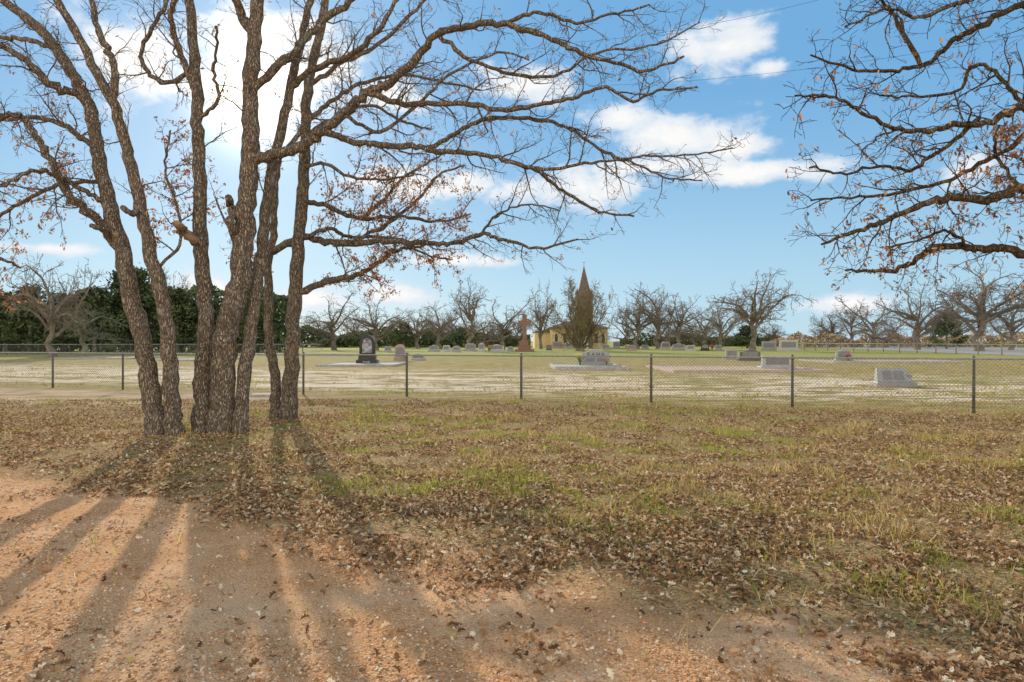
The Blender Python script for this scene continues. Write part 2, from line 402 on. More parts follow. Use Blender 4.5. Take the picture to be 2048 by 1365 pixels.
def spawn(tw,pts,rad,level,prm,leaves,leafp,t0=.1,rk=.0145):
    if level>=len(prm): return
    sp_,L,a0,a1,sig,trop,seg,rmin,kk=prm[level]
    d=np.linalg.norm(np.diff(pts,axis=0),axis=1);cum=np.concatenate([[0],np.cumsum(d)]);tot=cum[-1]
    s=tot*t0+rng.random()*sp_
    while s<tot:
        i=min(np.searchsorted(cum,s)-1,len(pts)-2);i=max(i,0);f=(s-cum[i])/(d[i]+1e-9)
        p=pts[i]*(1-f)+pts[i+1]*f;T=(pts[i+1]-pts[i])/(d[i]+1e-9)
        l=L*rng.uniform(.35,1.15)*(1-.45*s/tot);r=min(rad[i]*.62,rk*l+.003)
        c,cr=child(p,T,l,r,rng.uniform(a0,a1),sig,trop,seg,rmin)
        tw.add(c,cr,kk);
        if leaves is not None and level>=1 and rng.random()<leafp:
            q=rng.integers(1,4 if leafp<.5 else 6)
            for _ in range(q): leaves.append(c[rng.integers(max(1,len(c)//2),len(c))]+rng.normal(0,.035,3))
        spawn(tw,c,cr,level+1,prm,leaves,leafp,.12,rk)
        s+=sp_*rng.uniform(.6,1.5)
PRM=[(.20,1.15,.5,1.25,.20,.15,.09,.0038,4),(.105,.45,.5,1.2,.24,.0,.07,.003,3),(.085,.17,.5,1.2,.25,-.1,.06,.0026,3)]
RUST=np.array([(.40,.17,.07),(.46,.23,.11),(.30,.13,.06),(.52,.32,.17),(.22,.115,.065)])
class NearTree:
    def __init__(s,loc,label,matk='bark',group=None,wob=4.):
        s.root=empty('oak_tree',loc,label,'tree',group);s.loc=np.array(loc);s.paths={};s.tw=Tubes();s.leaves=[];s.mat=M[matk];s.wob=wob
    def limb(s,key,parent,pts,r0,r1,dY=0,leaf=.0,Y0=None,name='limb',t0=.08,k=8,prm=PRM,dens=1.,sub=6,flare=False,cap=False,mat=None):
        pts=np.array(pts,float)
        if parent is not None:
            pp=s.paths[parent];j=np.argmin((pp[:,0]-pts[0,0])**2+(pp[:,1]-pts[0,1])**2);Y0=pp[j,2]
        if len(pts)>3: pts[1:-1]+=rng.normal(0,(s.wob if k<=8 else 2.5),pts[1:-1].shape)
        c=catmull(pts,sub);n=len(c);t=np.linspace(0,1,n)
        Yv=Y0+dY*t+.25*np.sin(t*7+r0)*t*(0 if parent is None else 1)
        s.paths[key]=np.column_stack([c,Yv])
        W=np.array([P3(a,b,yy) for (a,b),yy in zip(c,Yv)])
        R=(r0*(1-t)**.9+r1*(1-(1-t)**.9))*Yv/F
        if not cap: R=R*(.90 if k<=8 else .93)
        ja=.05 if k>8 else .2
        jt=rng.normal(0,1,(n,3))*(R*ja+.007)[:,None];jt[0]=0
        W=W+jt
        if flare:
            hgtz=W[:,2];R=R*(1+.34*np.exp(-np.maximum(hgtz,0)/.16));W[0,2]=-.12
        tb=Tubes();tb.add(W-s.loc,R*(1+rng.normal(0,.03 if k>8 else .07,n)),k,cap=cap,rn=.04);tb.build(name,mat or s.mat,s.root)
        if dens>0:
            pr=[(prm[0][0]/dens,)+tuple(prm[0][1:])]+list(prm[1:])
            spawn(s.tw,W-s.loc,R,0,pr,s.leaves,leaf,t0)
    def finish(s):
        s.tw.build('twigs',s.mat,s.root)
        if s.leaves:
            pp=np.array(s.leaves);n=len(pp);sc=rng.uniform(.04,.082,n)
            c=RUST[rng.integers(0,5,n)]*rng.uniform(.7,1.25,(n,1))
            V,Fo,C=inst(leaf_t(.6,.5),[LF],pp,rotm(rng.random(n)*6.28,rng.normal(0,1,n),rng.normal(0,1,n)),np.stack([sc,sc,sc],1),c)
            amesh('foliage',V,Fo,M['tree_leaf'],C,parent=s.root)
YA=gd(872);YB=gd(866);YC=gd(837)
loc=P3(335,872,YA);loc[2]=0
A=NearTree(loc,'leftmost near oak, two leaning grey-barked trunks from one base')
A.limb('a1',None,[(316,872),(303,800),(284,700),(262,600),(240,500),(218,400),(198,300),(178,210),(135,130),(85,70),(30,25),(-60,-40)],21,7,.6,.05,YA,'trunk',.45,14,dens=.5,flare=True)
A.limb('a2',None,[(350,868),(347,790),(338,700),(325,600),(305,500),(282,400),(252,300),(228,210),(190,140),(150,70),(115,0),(90,-80)],17.5,6,-.4,.05,YA,'trunk',.45,14,dens=.5,flare=True)
A.limb('l1','a1',[(235,470),(190,425),(140,385),(100,330),(70,280),(45,240),(0,220),(-90,195)],10,5,-.6,.12)
A.limb('l2','a1',[(222,415),(170,375),(120,352),(60,350),(0,375),(-60,400)],6,3,-1.0,.3)
A.limb('l3','a1',[(197,300),(150,262),(80,235),(20,240),(-60,250)],6,3,.8,.2)
A.limb('l4','a1',[(170,195),(110,165),(50,120),(0,98),(-70,80)],9,5,-.8,.05)
A.limb('l5','a2',[(232,215),(222,130),(200,60),(185,0),(170,-80)],9,5,.4,.04)
A.limb('l6','a1',[(210,365),(130,375),(60,400),(0,430),(-60,470)],5,3,1.4,.55)
A.limb('l7','a2',[(315,540),(360,470),(350,400),(330,330),(340,260)],3.5,2,1.2,.7)
A.limb('l8','a1',[(160,180),(120,100),(60,80),(10,75),(-40,60)],6,4,1.2,.06)
A.limb('l9','a2',[(284,412),(262,425),(246,416)],7,5,-.3,0,dens=0,cap=True,name='broken_stub')
A.limb('l10','a1',[(238,500),(205,462),(182,452)],7,4,-.2,0,dens=0,cap=True,name='broken_stub')
A.finish()
loc=P3(440,866,YB);loc[2]=0
B=NearTree(loc,'middle near oak, three thick trunks, a broken stub and long limbs reaching right')
B.limb('b1',None,[(408,862),(406,780),(407,700),(405,600),(403,500),(400,400),(395,300),(396,200),(391,100),(382,0),(375,-120)],19,8,.5,.05,YB,'trunk',.5,14,dens=.5,flare=True)
B.limb('b2',None,[(440,868),(444,760),(458,660),(474,560),(487,460),(498,360),(501,260),(505,150),(512,50),(520,-50),(530,-160)],27,10,0,.05,YB,'trunk',.6,16,dens=.5,flare=True)
B.limb('b3',None,[(481,862),(489,760),(504,650),(516,550),(530,450),(545,350),(560,260),(582,170),(600,90),(625,0),(670,-110)],15,6,.9,.08,YB-.05,'trunk',.45,12,dens=.6,flare=True)
B.limb('r1','b2',[(500,322),(560,306),(610,290),(650,265),(690,230),(735,185),(780,162),(830,115),(880,75),(935,52),(1010,48),(1060,62),(1110,80),(1160,110),(1240,125),(1300,142),(1370,112)],13,2.5,-1.2,.03,t0=.2)
B.limb('r2','r1',[(735,185),(800,202),(870,212),(940,215),(1010,216),(1090,205),(1150,190),(1210,182),(1260,205),(1330,185),(1392,176)],7,2,-.8,.03,t0=.05)
B.limb('r3','r1',[(650,265),(700,285),(770,290),(830,298),(880,308),(940,302),(1010,325),(1070,345),(1110,372),(1160,400),(1200,425),(1270,432)],8,2,.3,.05,t0=.1)
B.limb('r4','r3',[(850,303),(905,262),(960,247),(1050,240),(1120,250),(1170,280),(1230,310),(1300,316),(1380,303),(1465,296)],5.5,1.5,-1.0,.02,t0=.1)
B.limb('r5','r3',[(1010,325),(1090,335),(1180,322),(1260,326),(1330,352),(1405,360)],4,1.5,-.8,.02)
B.limb('r6','r1',[(880,75),(940,115),(1020,150),(1110,150),(1200,110),(1290,95),(1400,45)],5,1.5,.9,.02)
B.limb('r7','r1',[(1010,48),(1080,28),(1150,42),(1220,30),(1300,12)],4.5,2,-.5,.0)
B.limb('r8','b2',[(506,180),(560,130),(600,92),(640,45),(700,0),(760,-60)],10,6,.8,.02)
B.limb('r9','b2',[(512,70),(480,25),(455,-40)],12,8,.2,.02)
B.limb('r10','b1',[(395,190),(355,95),(335,35),(350,-20),(345,-80)],7,5,-.6,.05)
B.limb('r11','b1',[(393,135),(330,165),(285,130),(295,80),(330,30),(345,-20)],5,4,.7,.05)
B.limb('r12','b1',[(398,240),(440,200),(428,150),(436,95),(432,50)],4.5,2.5,-.5,.05)
B.limb('r13','b3',[(582,175),(640,140),(700,110),(760,60),(800,0),(850,-60)],7,4,-.9,.03)
B.limb('r14','b3',[(548,330),(620,240),(680,190),(720,175),(800,150),(880,160),(960,180)],6,2,1.6,.1)
B.limb('r15','r1',[(690,230),(760,260),(850,200),(900,150),(1000,110),(1060,120)],4.5,2,1.2,.05)
B.limb('s1','b1',[(402,492),(375,470),(352,448)],9.5,7.5,-.5,0,dens=0,cap=True,name='broken_stub',mat=M['rot'])
B.limb('s2','b2',[(474,490),(464,440),(457,395)],8.5,7,-.3,0,dens=0,cap=True,name='broken_stub')
B.finish()
loc=P3(568,837,YC);loc[2]=0
Cc=NearTree(loc,'rightmost near oak, two slim dark trunks close together with rusty leaves on low limbs')
Cc.limb('c1',None,[(551,838),(548,760),(543,680),(538,600),(536,530),(545,460),(552,380),(560,300)],11.5,6,.6,.1,YC,'trunk',.5,12,dens=.5,flare=True)
Cc.limb('c2',None,[(577,838),(581,750),(587,650),(592,550),(601,450),(608,350),(613,250),(622,150),(640,50),(655,-50),(670,-130)],17,6,-.2,.1,YC,'trunk',.45,12,dens=.6,flare=True)
Cc.limb('d1','c1',[(536,505),(600,482),(680,487),(760,490),(840,492),(900,485),(960,470),(1010,480),(1080,490),(1155,478)],9,2,-1.5,.2,t0=.15)
Cc.limb('d2','c2',[(593,588),(650,568),(700,548),(740,535),(790,505),(850,490)],9,2.5,.8,.9,t0=.2)
Cc.limb('d3','c2',[(604,400),(660,420),(720,440),(800,430),(870,440),(940,430)],6,2,1.0,.95)
Cc.limb('d4','d1',[(700,487),(770,440),(830,400),(880,350),(930,330)],4.5,2,1.5,.85)
Cc.limb('d5','c2',[(612,270),(670,230),(740,210),(800,240),(860,260)],5,2,.9,.12)
Cc.limb('d6','c2',[(620,170),(680,130),(740,100),(820,30),(880,-30)],6,3,.8,.03)
Cc.limb('d7','c2',[(606,340),(650,330),(700,350),(760,360),(830,350)],4.5,2,-.8,.6)
Cc.limb('d8','c1',[(540,560),(500,520),(460,480),(430,400)],3.5,2,1.5,.6)
Cc.limb('d9','d1',[(960,470),(1000,430),(1060,410),(1120,420)],3,1.5,-.3,.05)
Cc.limb('d10','c2',[(598,480),(650,460),(700,470),(770,470),(840,500),(900,520)],5,2,1.6,.95)
Cc.limb('d11','d3',[(720,440),(770,400),(800,360),(850,330),(900,300)],4,2,.6,.4)
Cc.finish()
XD=P3(2380,700,9.5)
D=NearTree((XD[0],9.5,0),'dark lichened oak at the right edge reaching in gnarled branches with rust leaves','bark_right',wob=9.)
PD=[(.165,1.0,.5,1.25,.26,.05,.08,.0042,4),(.10,.42,.5,1.2,.3,.05,.06,.0032,3),(.08,.17,.5,1.2,.3,.0,.05,.0028,3)]
D.limb('t',None,[(2385,912),(2390,700),(2380,500),(2360,300),(2350,100),(2340,-100)],40,18,-.5,.05,9.5,'trunk',.6,14,dens=.3,flare=True)
def dl(key,par,pts,r0,r1,dY,leaf,**k_): D.limb(key,par,pts,r0,r1,dY,leaf,prm=PD,**k_)
dl('m1','t',[(2370,330),(2200,370),(2100,390),(2048,395),(1980,395),(1910,400),(1870,415),(1800,432),(1740,455),(1690,468),(1640,490)],14,2.5,-1.2,.32,t0=.3)
dl('m2','t',[(2380,450),(2200,500),(2100,515),(2030,512),(1950,503),(1880,500),(1820,518),(1760,535),(1690,540)],13,2.5,.8,.38,t0=.3)
dl('m3','t',[(2355,230),(2200,230),(2100,220),(2040,215),(1960,235),(1900,250),(1850,268),(1790,255),(1720,225),(1650,200),(1590,190)],10,2,-1.5,.08,t0=.3)
dl('m4','t',[(2350,100),(2200,60),(2100,30),(2040,20),(1960,60),(1900,90),(1840,130),(1780,150),(1700,140),(1620,110)],10,2,.5,.06,t0=.3)
dl('m5','t',[(2345,0),(2200,-60),(2100,-50),(2000,-20),(1920,10),(1850,45),(1780,35),(1690,55)],8,2,-1.,.04,t0=.3)
dl('m6','m3',[(1960,235),(1900,300),(1840,335),(1760,330),(1690,350),(1620,335)],5,2,.6,.15)
dl('m7','m3',[(2100,220),(2010,300),(1940,340),(1880,368),(1800,378),(1700,402),(1620,400)],6,2,1.2,.28)
dl('m8','m4',[(1840,130),(1800,65),(1765,10),(1740,-40)],5,3,.4,.05)
dl('m9','m2',[(1950,503),(1900,465),(1840,475),(1770,495)],4,2,-.5,.45)
dl('m10','m3',[(2048,215),(2000,150),(1940,130),(1900,170),(1830,200),(1760,190)],5,2,.9,.06)
dl('m11','m1',[(2060,397),(2010,340),(1990,290),(2000,250)],5,2,.5,.95)
D.finish()
XE=P3(-190,700,15.)
E=NearTree((XE[0],15.,0),'oak just beyond the left edge, low branch of orange leaves reaching in')
E.limb('t',None,[(-190,828),(-185,700),(-180,550),(-200,400),(-210,200)],18,8,.3,.3,15.,'trunk',.4,12,dens=.4,flare=True)
E.limb('e1','t',[(-182,600),(-110,570),(-50,575),(0,590),(50,605)],7,2,-.4,1.)
E.limb('e2','t',[(-182,560),(-110,520),(-50,510),(0,520),(40,535)],6,2,.4,1.)
E.finish()
# ------------------------------------------------------------ fences
def fence(name,A_,B_,posts,H,pitch,wr,pr,rr,label,k=6,pm='post',wm='wire',slant=1.):
    A_=np.array(A_,float);B_=np.array(B_,float);L=np.linalg.norm(B_-A_);u=(B_-A_)/L
    root=empty(name,(A_[0],A_[1],0),label,'fence')
    u3=np.array([u[0],u[1],0.])
    for s in posts:
        t=Tubes();p=u3*s
        t.add([p+[0,0,-.1],p+[0,0,H*.5],p+[0,0,H+.05],p+[0,0,H+.075]],[pr,pr,pr,pr*.5],8,cap=True);t.build('post',M[pm],root)
    t=Tubes();ff=np.array([u[1],-u[0],0])*(pr+rr)
    t.add([u3*s+ff+[0,0,H] for s in np.linspace(0,L,12)],rr,k,cap=True);t.build('top_rail',M['steel'],root)
    t=Tubes();Hh=H-.06
    n=int(L/pitch)
    for i in range(-int(Hh/pitch),n):
        for d in (1,-1):
            a=i*pitch;b=a+Hh*slant
            if d<0:a,b=b,a
            lo=.04
            def z(s): return lo+(s-a)/(b-a)*Hh
            s0,s1=max(min(a,b),0),min(max(a,b),L)
            if s1-s0<.02: continue
            t.add([u3*s0+ff+[0,0,z(s0)],u3*s1+ff+[0,0,z(s1)]],wr,3)
    t.build('wire_mesh',M[wm],root,smooth=False)
    return root
fx=[-22.4,-19.1,-15.7,-12.8,-9.5,-6.25,-3.,.25,3.56,6.77,10.4,13.8,17.2]
fy=lambda x:18.55-.305*x
sl=math.sqrt(1+.305**2)
fence('chain_link_fence',(fx[0],fy(fx[0])),(fx[-1],fy(fx[-1])),[(x-fx[0])*sl for x in fx],1.2,.085,.003,.034,.022,'near grey chain link fence with round posts crossing the whole view')
def ffence(Apx,Bpx,step,label,name='chain_link_fence',pm='post'):
    a=gp(*Apx);b=gp(*Bpx);L=math.dist(a,b)
    return fence(name,a,b,list(np.arange(0,L,step)),1.2,.22,.008,.06,.04,label,4,pm)
ffence((-250,711),(640,708),3.3,'far chain link fence along the dark wood on the left')
ffence((2400,720),(1560,700),3.3,'far chain link fence in front of the road on the right',pm='wood')
# ------------------------------------------------------------ gravestones
def outline(kind,w,h):
    if kind=='flat': return [(-w/2,0),(w/2,0),(w/2,h),(-w/2,h)]
    if kind=='arch':
        return [(-w/2,0),(w/2,0)]+[(w/2*math.cos(a),h*.72+h*.28*math.sin(a)) for a in np.linspace(0,math.pi,13)]
    if kind=='gothic':
        o=[(-w/2,0),(w/2,0),(w/2,h*.55)]
        for t in np.linspace(.15,1,7): o.append((w/2*abs(math.cos(t*math.pi/2))**.8,h*(.55+.45*math.sin(t*math.pi/2))))
        return o+[(-x,z) for x,z in o[-2:2:-1]]+[(-w/2,h*.55)]
    if kind=='serp':
        xs_=np.linspace(w/2,-w/2,17);return [(-w/2,0),(w/2,0)]+[(x,h*(.86+.14*math.cos(x/w*2*math.pi))) for x in xs_]
    if kind=='shoulder':
        return [(-w/2,0),(w/2,0),(w/2,h*.8),(w*.36,h*.84),(w*.3,h),(-w*.3,h),(-w*.36,h*.84),(-w/2,h*.8)]
def stone(x,yt,yb,wpx,kind,mat,label,basem=None,group='headstones in the churchyard',rz=0,panel=True,thick=.2):
    Y_=gd(yb);p=P3(x,yb,Y_);w=wpx*Y_/F;h=(yb-yt)*Y_/F
    r=empty('headstone',(p[0],p[1],0),label,'headstone',group,rz)
    bh=min(.28,h*.25);bw=w
    bmobj('base',boxbm(-bw/2,bw/2,-thick*1.1,thick*1.1,-.03,bh,.015),M[basem or mat],r)
    tw_=w*.84
    bmobj('tablet',prism([(a,b+bh+.001) for a,b in outline(kind,tw_,h-bh)],-thick*.5,thick*.5,.012),M[mat],r)
    if panel: bmobj('inscription_panel',prism([(a*.78,b*.62+bh+(h-bh)*.16) for a,b in outline('flat' if kind!='arch' else 'arch',tw_,h-bh)],-thick*.5-.006,-thick*.5-.001),M['panel'],r)
    return r,Y_,w,h,bh
def curb(x0,x1,yf,yb_,label,mat='concrete',hh=.14,wd=.16,inner=None):
    a=P3(x0,yf,gd(yf));b=P3(x1,yf,gd(yf));Yb=gd(yb_);cx=(a[0]+b[0])/2
    r=empty('grave_curb',(cx,a[1],0),label,'grave curb','kerbed grave plots')
    W=(b[0]-a[0])/2;Dp=Yb-a[1]
    bmobj('curb_edge',boxbm(-W,W,0,wd,-.03,hh,.02),M[mat],r)
    bmobj('curb_edge',boxbm(-W,W,Dp-wd,Dp,-.03,hh,.02),M[mat],r)
    for s in (-1,1): bmobj('curb_edge',boxbm(min(s*W,s*(W-wd)),max(s*W,s*(W-wd)),wd+.002,Dp-wd-.002,-.03,hh-.01,.015),M[mat],r)
    bmobj('gravel_fill',boxbm(-W+wd+.002,W-wd-.002,wd+.002,Dp-wd-.002,-.03,hh-.06),M[inner or mat],r)
    return r
def flowers(x,yb,Y_,s,pet,label,z0=0):
    p=P3(x,yb,Y_);r=empty('flower_bunch',(p[0],Y_,z0),label,'flowers')
    t=Tubes();bm=bmesh.new()
    for i in range(12):
        a=rng.random()*6.28;q=rng.random()*.22*s;e=np.array([math.cos(a)*q,math.sin(a)*q,s*rng.uniform(.7,1.1)*.4])
        t.add([(0,0,0),e*[.4,.4,.6],e],.012*s,4)
        for j in range(6):
            b=j*math.pi/3;c=Vector(e)
            vs=[bm.verts.new(c+Vector(o)*s) for o in ((0,0,0),(math.cos(b-.35)*.055,math.sin(b-.35)*.055,.02),(math.cos(b)*.08,math.sin(b)*.08,-.01),(math.cos(b+.35)*.055,math.sin(b+.35)*.055,.02))]
            bm.faces.new(vs)
        bmesh.ops.create_icosphere(bm,subdivisions=1,radius=.04*s,matrix=Matrix.Translation(Vector(e)))
    t.build('stems',M['stem'],r);bmobj('petals',bm,M[pet],r);return r
Y1=gd(729);p=P3(735,729,Y1);sc_=Y1/F
r=empty('headstone',(p[0],p[1],0),'tall polished black pointed-arch monument with etched grey picture','headstone','headstones in the churchyard')
bmobj('base',boxbm(-21*sc_,21*sc_,-.35,.35,.02,9*sc_,.02),M['g_black'],r)
bmobj('plinth',boxbm(-17*sc_,17*sc_,-.25,.25,9*sc_+.002,19*sc_,.02),M['g_black'],r)
bmobj('tablet',prism([(a,b+19*sc_+.004) for a,b in outline('gothic',31*sc_,39*sc_)],-.14,.14,.015),M['g_black'],r)
bmobj('etched_picture',prism([(a,b+23*sc_) for a,b in outline('gothic',19*sc_,29*sc_)],-.15,-.142),M['etch'],r)
bmobj('emblem',prism([(a,b+3.2*sc_) for a,b in outline('flat',14*sc_,3*sc_)],-.36,-.352),M['etch'],r)
curb(630,788,734,727.5,'thin concrete curb round the tall black monument')
stone(800,689,722,24,'arch','g_pink','pinkish grey arched headstone just right of the tall black monument')
flowers(812,700,gd(722)-.5,1.6,'petal_p','violet flowers leaning on the pinkish arched headstone')
stone(837,707,721,30,'serp','g_light','low pale headstone second right of the tall black monument')
fl=[(776,693,705,16,'flat','g_grey','small grey headstone behind the pinkish arched one, left side'),
(868,690,704,24,'serp','g_grey','curved-top grey headstone, leftmost of the far row before the stone cross'),
(893,691,704,16,'flat','g_light','narrow pale square headstone, second in the far row left of the cross'),
(913,692,705,18,'arch','g_grey','small arched grey headstone, third in the far row left of the cross'),
(941,687,703,26,'shoulder','g_grey','shouldered grey headstone, middle of the far row left of the cross'),
(963,686,704,14,'gothic','g_light','tall slim pointed pale headstone left of the widest far headstone'),
(993,689,704,36,'serp','g_light','widest pale headstone in the row left of the stone cross'),
(1021,693,704,14,'arch','g_grey','little arched headstone directly left of the stone cross'),
(1098,691,701,12,'flat','g_dark','small dark headstone right of the stone cross'),
(1115,683,697,24,'flat','g_pink','brownish square headstone in front of the yellow church'),
(1136,685,699,14,'gothic','g_grey','pointed grey headstone beside the many-stemmed bush tree'),
(1212,689,700,18,'serp','g_grey','grey headstone just right of the many-stemmed bush tree'),
(1233,683,698,16,'arch','g_grey','taller arched headstone second right of the bush tree'),
(1262,690,702,22,'shoulder','g_pink','pinkish shouldered headstone on the green lawn right of the church'),
(1290,690,699,16,'flat','g_grey','small square grey headstone on the green lawn'),
(1331,684,699,22,'shoulder','g_light','tall pale shouldered headstone right of the green lawn'),
(1357,687,700,30,'serp','g_grey','wide curved grey headstone between two smaller ones right of centre'),
(1381,691,702,20,'flat','g_light','low pale block headstone right of the wide curved one'),
(1410,687,702,18,'arch','g_black','single small black arched headstone right of centre'),
(1437,690,701,14,'flat','g_grey','narrow grey block headstone right of the small black one'),
(1463,699,719,28,'flat','g_grey','grey block headstone left of the dark wide double headstone'),
(1500,700,722,48,'serp','g_dark','dark wide double headstone with curved top'),
(1538,683,701,34,'flat','g_grey','grey slab headstone left of the largest far slab'),
(1577,680,702,44,'flat','g_light','largest pale square slab headstone in the far right row')]
for q in fl: stone(*q[:6],q[6])
flowers(1424,702,gd(702),2.2,'petal_r','red flowers by the small black headstone')
flowers(978,704,gd(704)-1,2.2,'petal_o','orange flowers between far pale headstones')
flowers(1252,700,gd(700),2.2,'petal_y','yellow flowers left of the pinkish shouldered headstone')
r,Yk,w,h,bh=stone(1191,699,735,66,'serp','g_grey','wide pale curved headstone reading KANA on a kerbed plot',panel=False,thick=.28)
def text(body,size,mat,parent,loc):
    cu=bpy.data.curves.new('t','FONT');cu.body=body;cu.size=size;cu.extrude=.006;cu.align_x='CENTER';cu.space_character=1.5;cu.offset=.003
    o=bpy.data.objects.new('t',cu);COL.objects.link(o);bpy.context.view_layer.update()
    me=bpy.data.meshes.new_from_object(o.evaluated_get(bpy.context.evaluated_depsgraph_get()));bpy.data.objects.remove(o)
    me.materials.clear();me.materials.append(mat);q=bpy.data.objects.new('lettering',me);COL.objects.link(q);q.parent=parent;q.location=loc;q.rotation_euler=(math.pi/2,0,0);return q
text('KANA',.30,M['letter'],r,(0,-.148,bh+(h-bh)*.52))
bmobj('inscription_panel',boxbm(-w*.3,-.06,-.147,-.141,bh+.08,bh+.30),M['panel'],r)
bmobj('inscription_panel',boxbm(.06,w*.3,-.147,-.141,bh+.08,bh+.30),M['panel'],r)
curb(1110,1258,741,733.5,'pale curb round the plot of the KANA headstone',hh=.2)
flowers(1160,735,Yk-.9,1.5,'petal_y','yellow flowers left of the KANA headstone',.14)
flowers(1213,735,Yk-.9,.9,'petal_o','small orange flowers at the foot of the KANA headstone',.14)
curb(1347,1668,746,735,'long low pale pink brick curb round a wide empty plot','brick',.14,.35,'sandfill')
stone(1553,712,740,70,'flat','g_light','broad low pale block headstone standing in the pink brick plot',thick=.25)
stone(1687,699,724,36,'serp','g_grey','grey curved headstone at the left end of a long curb on the right')
flowers(1697,724,gd(724)-.6,1.3,'petal_r','red flowers in front of the grey headstone on the right curb')
curb(1668,1935,727,722,'long thin curb stretching right from a grey headstone',inner='sandfill')
curb(100,262,719,715.5,'long low curb behind the leftmost oak trunks',inner='sandfill')
curb(440,700,712.5,709.5,'distant low curb seen between the tree trunks',inner='sandfill')
curb(290,420,723,719,'low curb seen just left of the middle oak',inner='sandfill')
Yr=gd(773);p=P3(1788,773,Yr);s_=Yr/F
r=empty('headstone',(p[0],p[1],0),'nearest grey slanted headstone behind the right fence with rough sides','headstone','headstones in the churchyard',-.12)
bmobj('base',boxbm(-37*s_,38*s_,-.28,.28,-.03,9*s_,.02),M['g_grey'],r)
b=prism([(a-4*s_,c+9*s_+.002) for a,c in [(-31*s_,0),(31*s_,0),(27*s_,27*s_),(-28*s_,27*s_)]],-.2,.16,.015)
for v in b.verts:
    if v.co.z>20*s_ and v.co.y<0: v.co.y+=.2
bmobj('tablet',b,M['g_grey'],r)
for xa,xb in ((-24,-6),(-4,16)):
    b=bmesh.new();vs=[b.verts.new((x_*s_,-.2+.2*((z_-9)/27)-.012,z_*s_)) for x_,z_ in ((xa,13),(xb,13),(xb-.6,31),(xa+.6,31))];b.faces.new(vs);bmobj('inscription_panel',b,M['panel'],r)
t=Tubes();t.add([(0,0,0),(0,0,.02),(0,0,.05),(0,0,.22),(0,0,.25),(0,0,.26)],[.09,.09,.055,.085,.1,.07],12,cap=True)
vz=t.build('vase',M['g_grey'],r);vz.location=(27*s_,-.1,9*s_)
q=gp(533,793);b=boxbm(-.42,.42,-.2,.2,-.02,.07,.015);o=bmobj('flat_marker',b,M['concrete'],None,(q[0],q[1],0));o.rotation_euler=(0,0,.1);tag(o,'small flat grey stone on the grass just left of the rightmost near oak','grave marker')
Yc=gd(704);p=P3(1049,704,Yc);s_=Yc/F
r=empty('stone_cross',(p[0],p[1],0),'tall red-brown granite cross on a stepped pedestal','cross monument')
bmobj('step',boxbm(-19*s_,19*s_,-1.4,1.4,-.03,5*s_,.03),M['g_red'],r)
bmobj('step',boxbm(-13*s_,13*s_,-1.,1.,5*s_+.003,11*s_,.03),M['g_red'],r)
bmobj('pedestal',prism([(-9*s_,11*s_+.006),(9*s_,11*s_+.006),(6.5*s_,24*s_),(-6.5*s_,24*s_)],-.5,.5,.03),M['g_red'],r)
bmobj('cross',prism([(a*s_,b_*s_+.01) for a,b_ in [(-4.5,24),(4.5,24),(3.8,54),(13,54),(13,62),(3.8,62),(4.2,75),(-4.2,75),(-3.8,62),(-13,62),(-13,54),(-3.8,54)]],-.25,.25,.04),M['g_red'],r)
# ------------------------------------------------------------ church
Yh=150.;s_=Yh/F;p=P3(1168,690,Yh)
r=empty('church',(p[0],Yh,0),'yellow church with tall dark pointed spire behind the bush tree','church')
hw0,hw1=-66*s_,50*s_
bmobj('wall',boxbm(hw0,hw1,2,24,0,4.5),M['yellow'],r)
rb=bmesh.new()
vs=[(hw0-.5,1.4,4.503),(hw1+.5,1.4,4.503),(hw1+.5,24.6,4.503),(hw0-.5,24.6,4.503)]
up=[(hw0+4,8,6.2),(hw1-4,8,6.2),(hw1-4,18,6.2),(hw0+4,18,6.2)]
A_=[rb.verts.new(v) for v in vs];Bq=[rb.verts.new(v) for v in up];rb.faces.new(A_);rb.faces.new(Bq[::-1])
for i in range(4): rb.faces.new((A_[i],A_[(i+1)%4],Bq[(i+1)%4],Bq[i]))
bmobj('roof',rb,M['roof'],r)
bmobj('annex',boxbm(hw0-31*s_,hw0-.01,5,18,0,3.6),M['yellow'],r)
bmobj('annex_roof',prism([(hw0-33*s_,3.603),(hw0-.01,3.603),(hw0-.01,4.2),(hw0-31*s_,3.9)],4.6,18.4),M['roof'],r)
tw2=16*s_
bmobj('tower',boxbm(-tw2,tw2,-1.6,1.95,0,11.2),M['roof'],r)
bmobj('tower_cornice',boxbm(-tw2-.2,tw2+.2,-1.8,2.1,11.203,11.6),M['roof'],r)
bm=bmesh.new()
bb=[bm.verts.new(v) for v in ((-tw2,-1.6,11.603),(tw2,-1.6,11.603),(tw2,1.9,11.603),(-tw2,1.9,11.603))]
mid=[bm.verts.new((v.co.x*.62,v.co.y*.62+.05,13.2)) for v in bb];tp=bm.verts.new((0,.15,18.3));bm.faces.new(bb[::-1])
for i in range(4):
    bm.faces.new((bb[i],bb[(i+1)%4],mid[(i+1)%4],mid[i]));bm.faces.new((mid[i],mid[(i+1)%4],tp))
sp=bmobj('spire',bm,M['roof'],r)
for a,b_ in ((-1,-1),(1,-1),(1,1),(-1,1)):
    t=Tubes();t.add([(a*tw2*.9,.15+b_*1.55,11.6),(a*tw2*.9,.15+b_*1.55,12.3),(a*tw2*.9,.15+b_*1.55,13.3)],[.22,.2,.02],6,cap=True);t.build('pinnacle',M['roof'],r)
t=Tubes();t.add([(0,.15,18.2),(0,.15,19.2)],.05,5,cap=True);t.add([(-.3,.15,18.9),(.3,.15,18.9)],.05,5,cap=True);t.build('spire_cross',M['steel'],r)
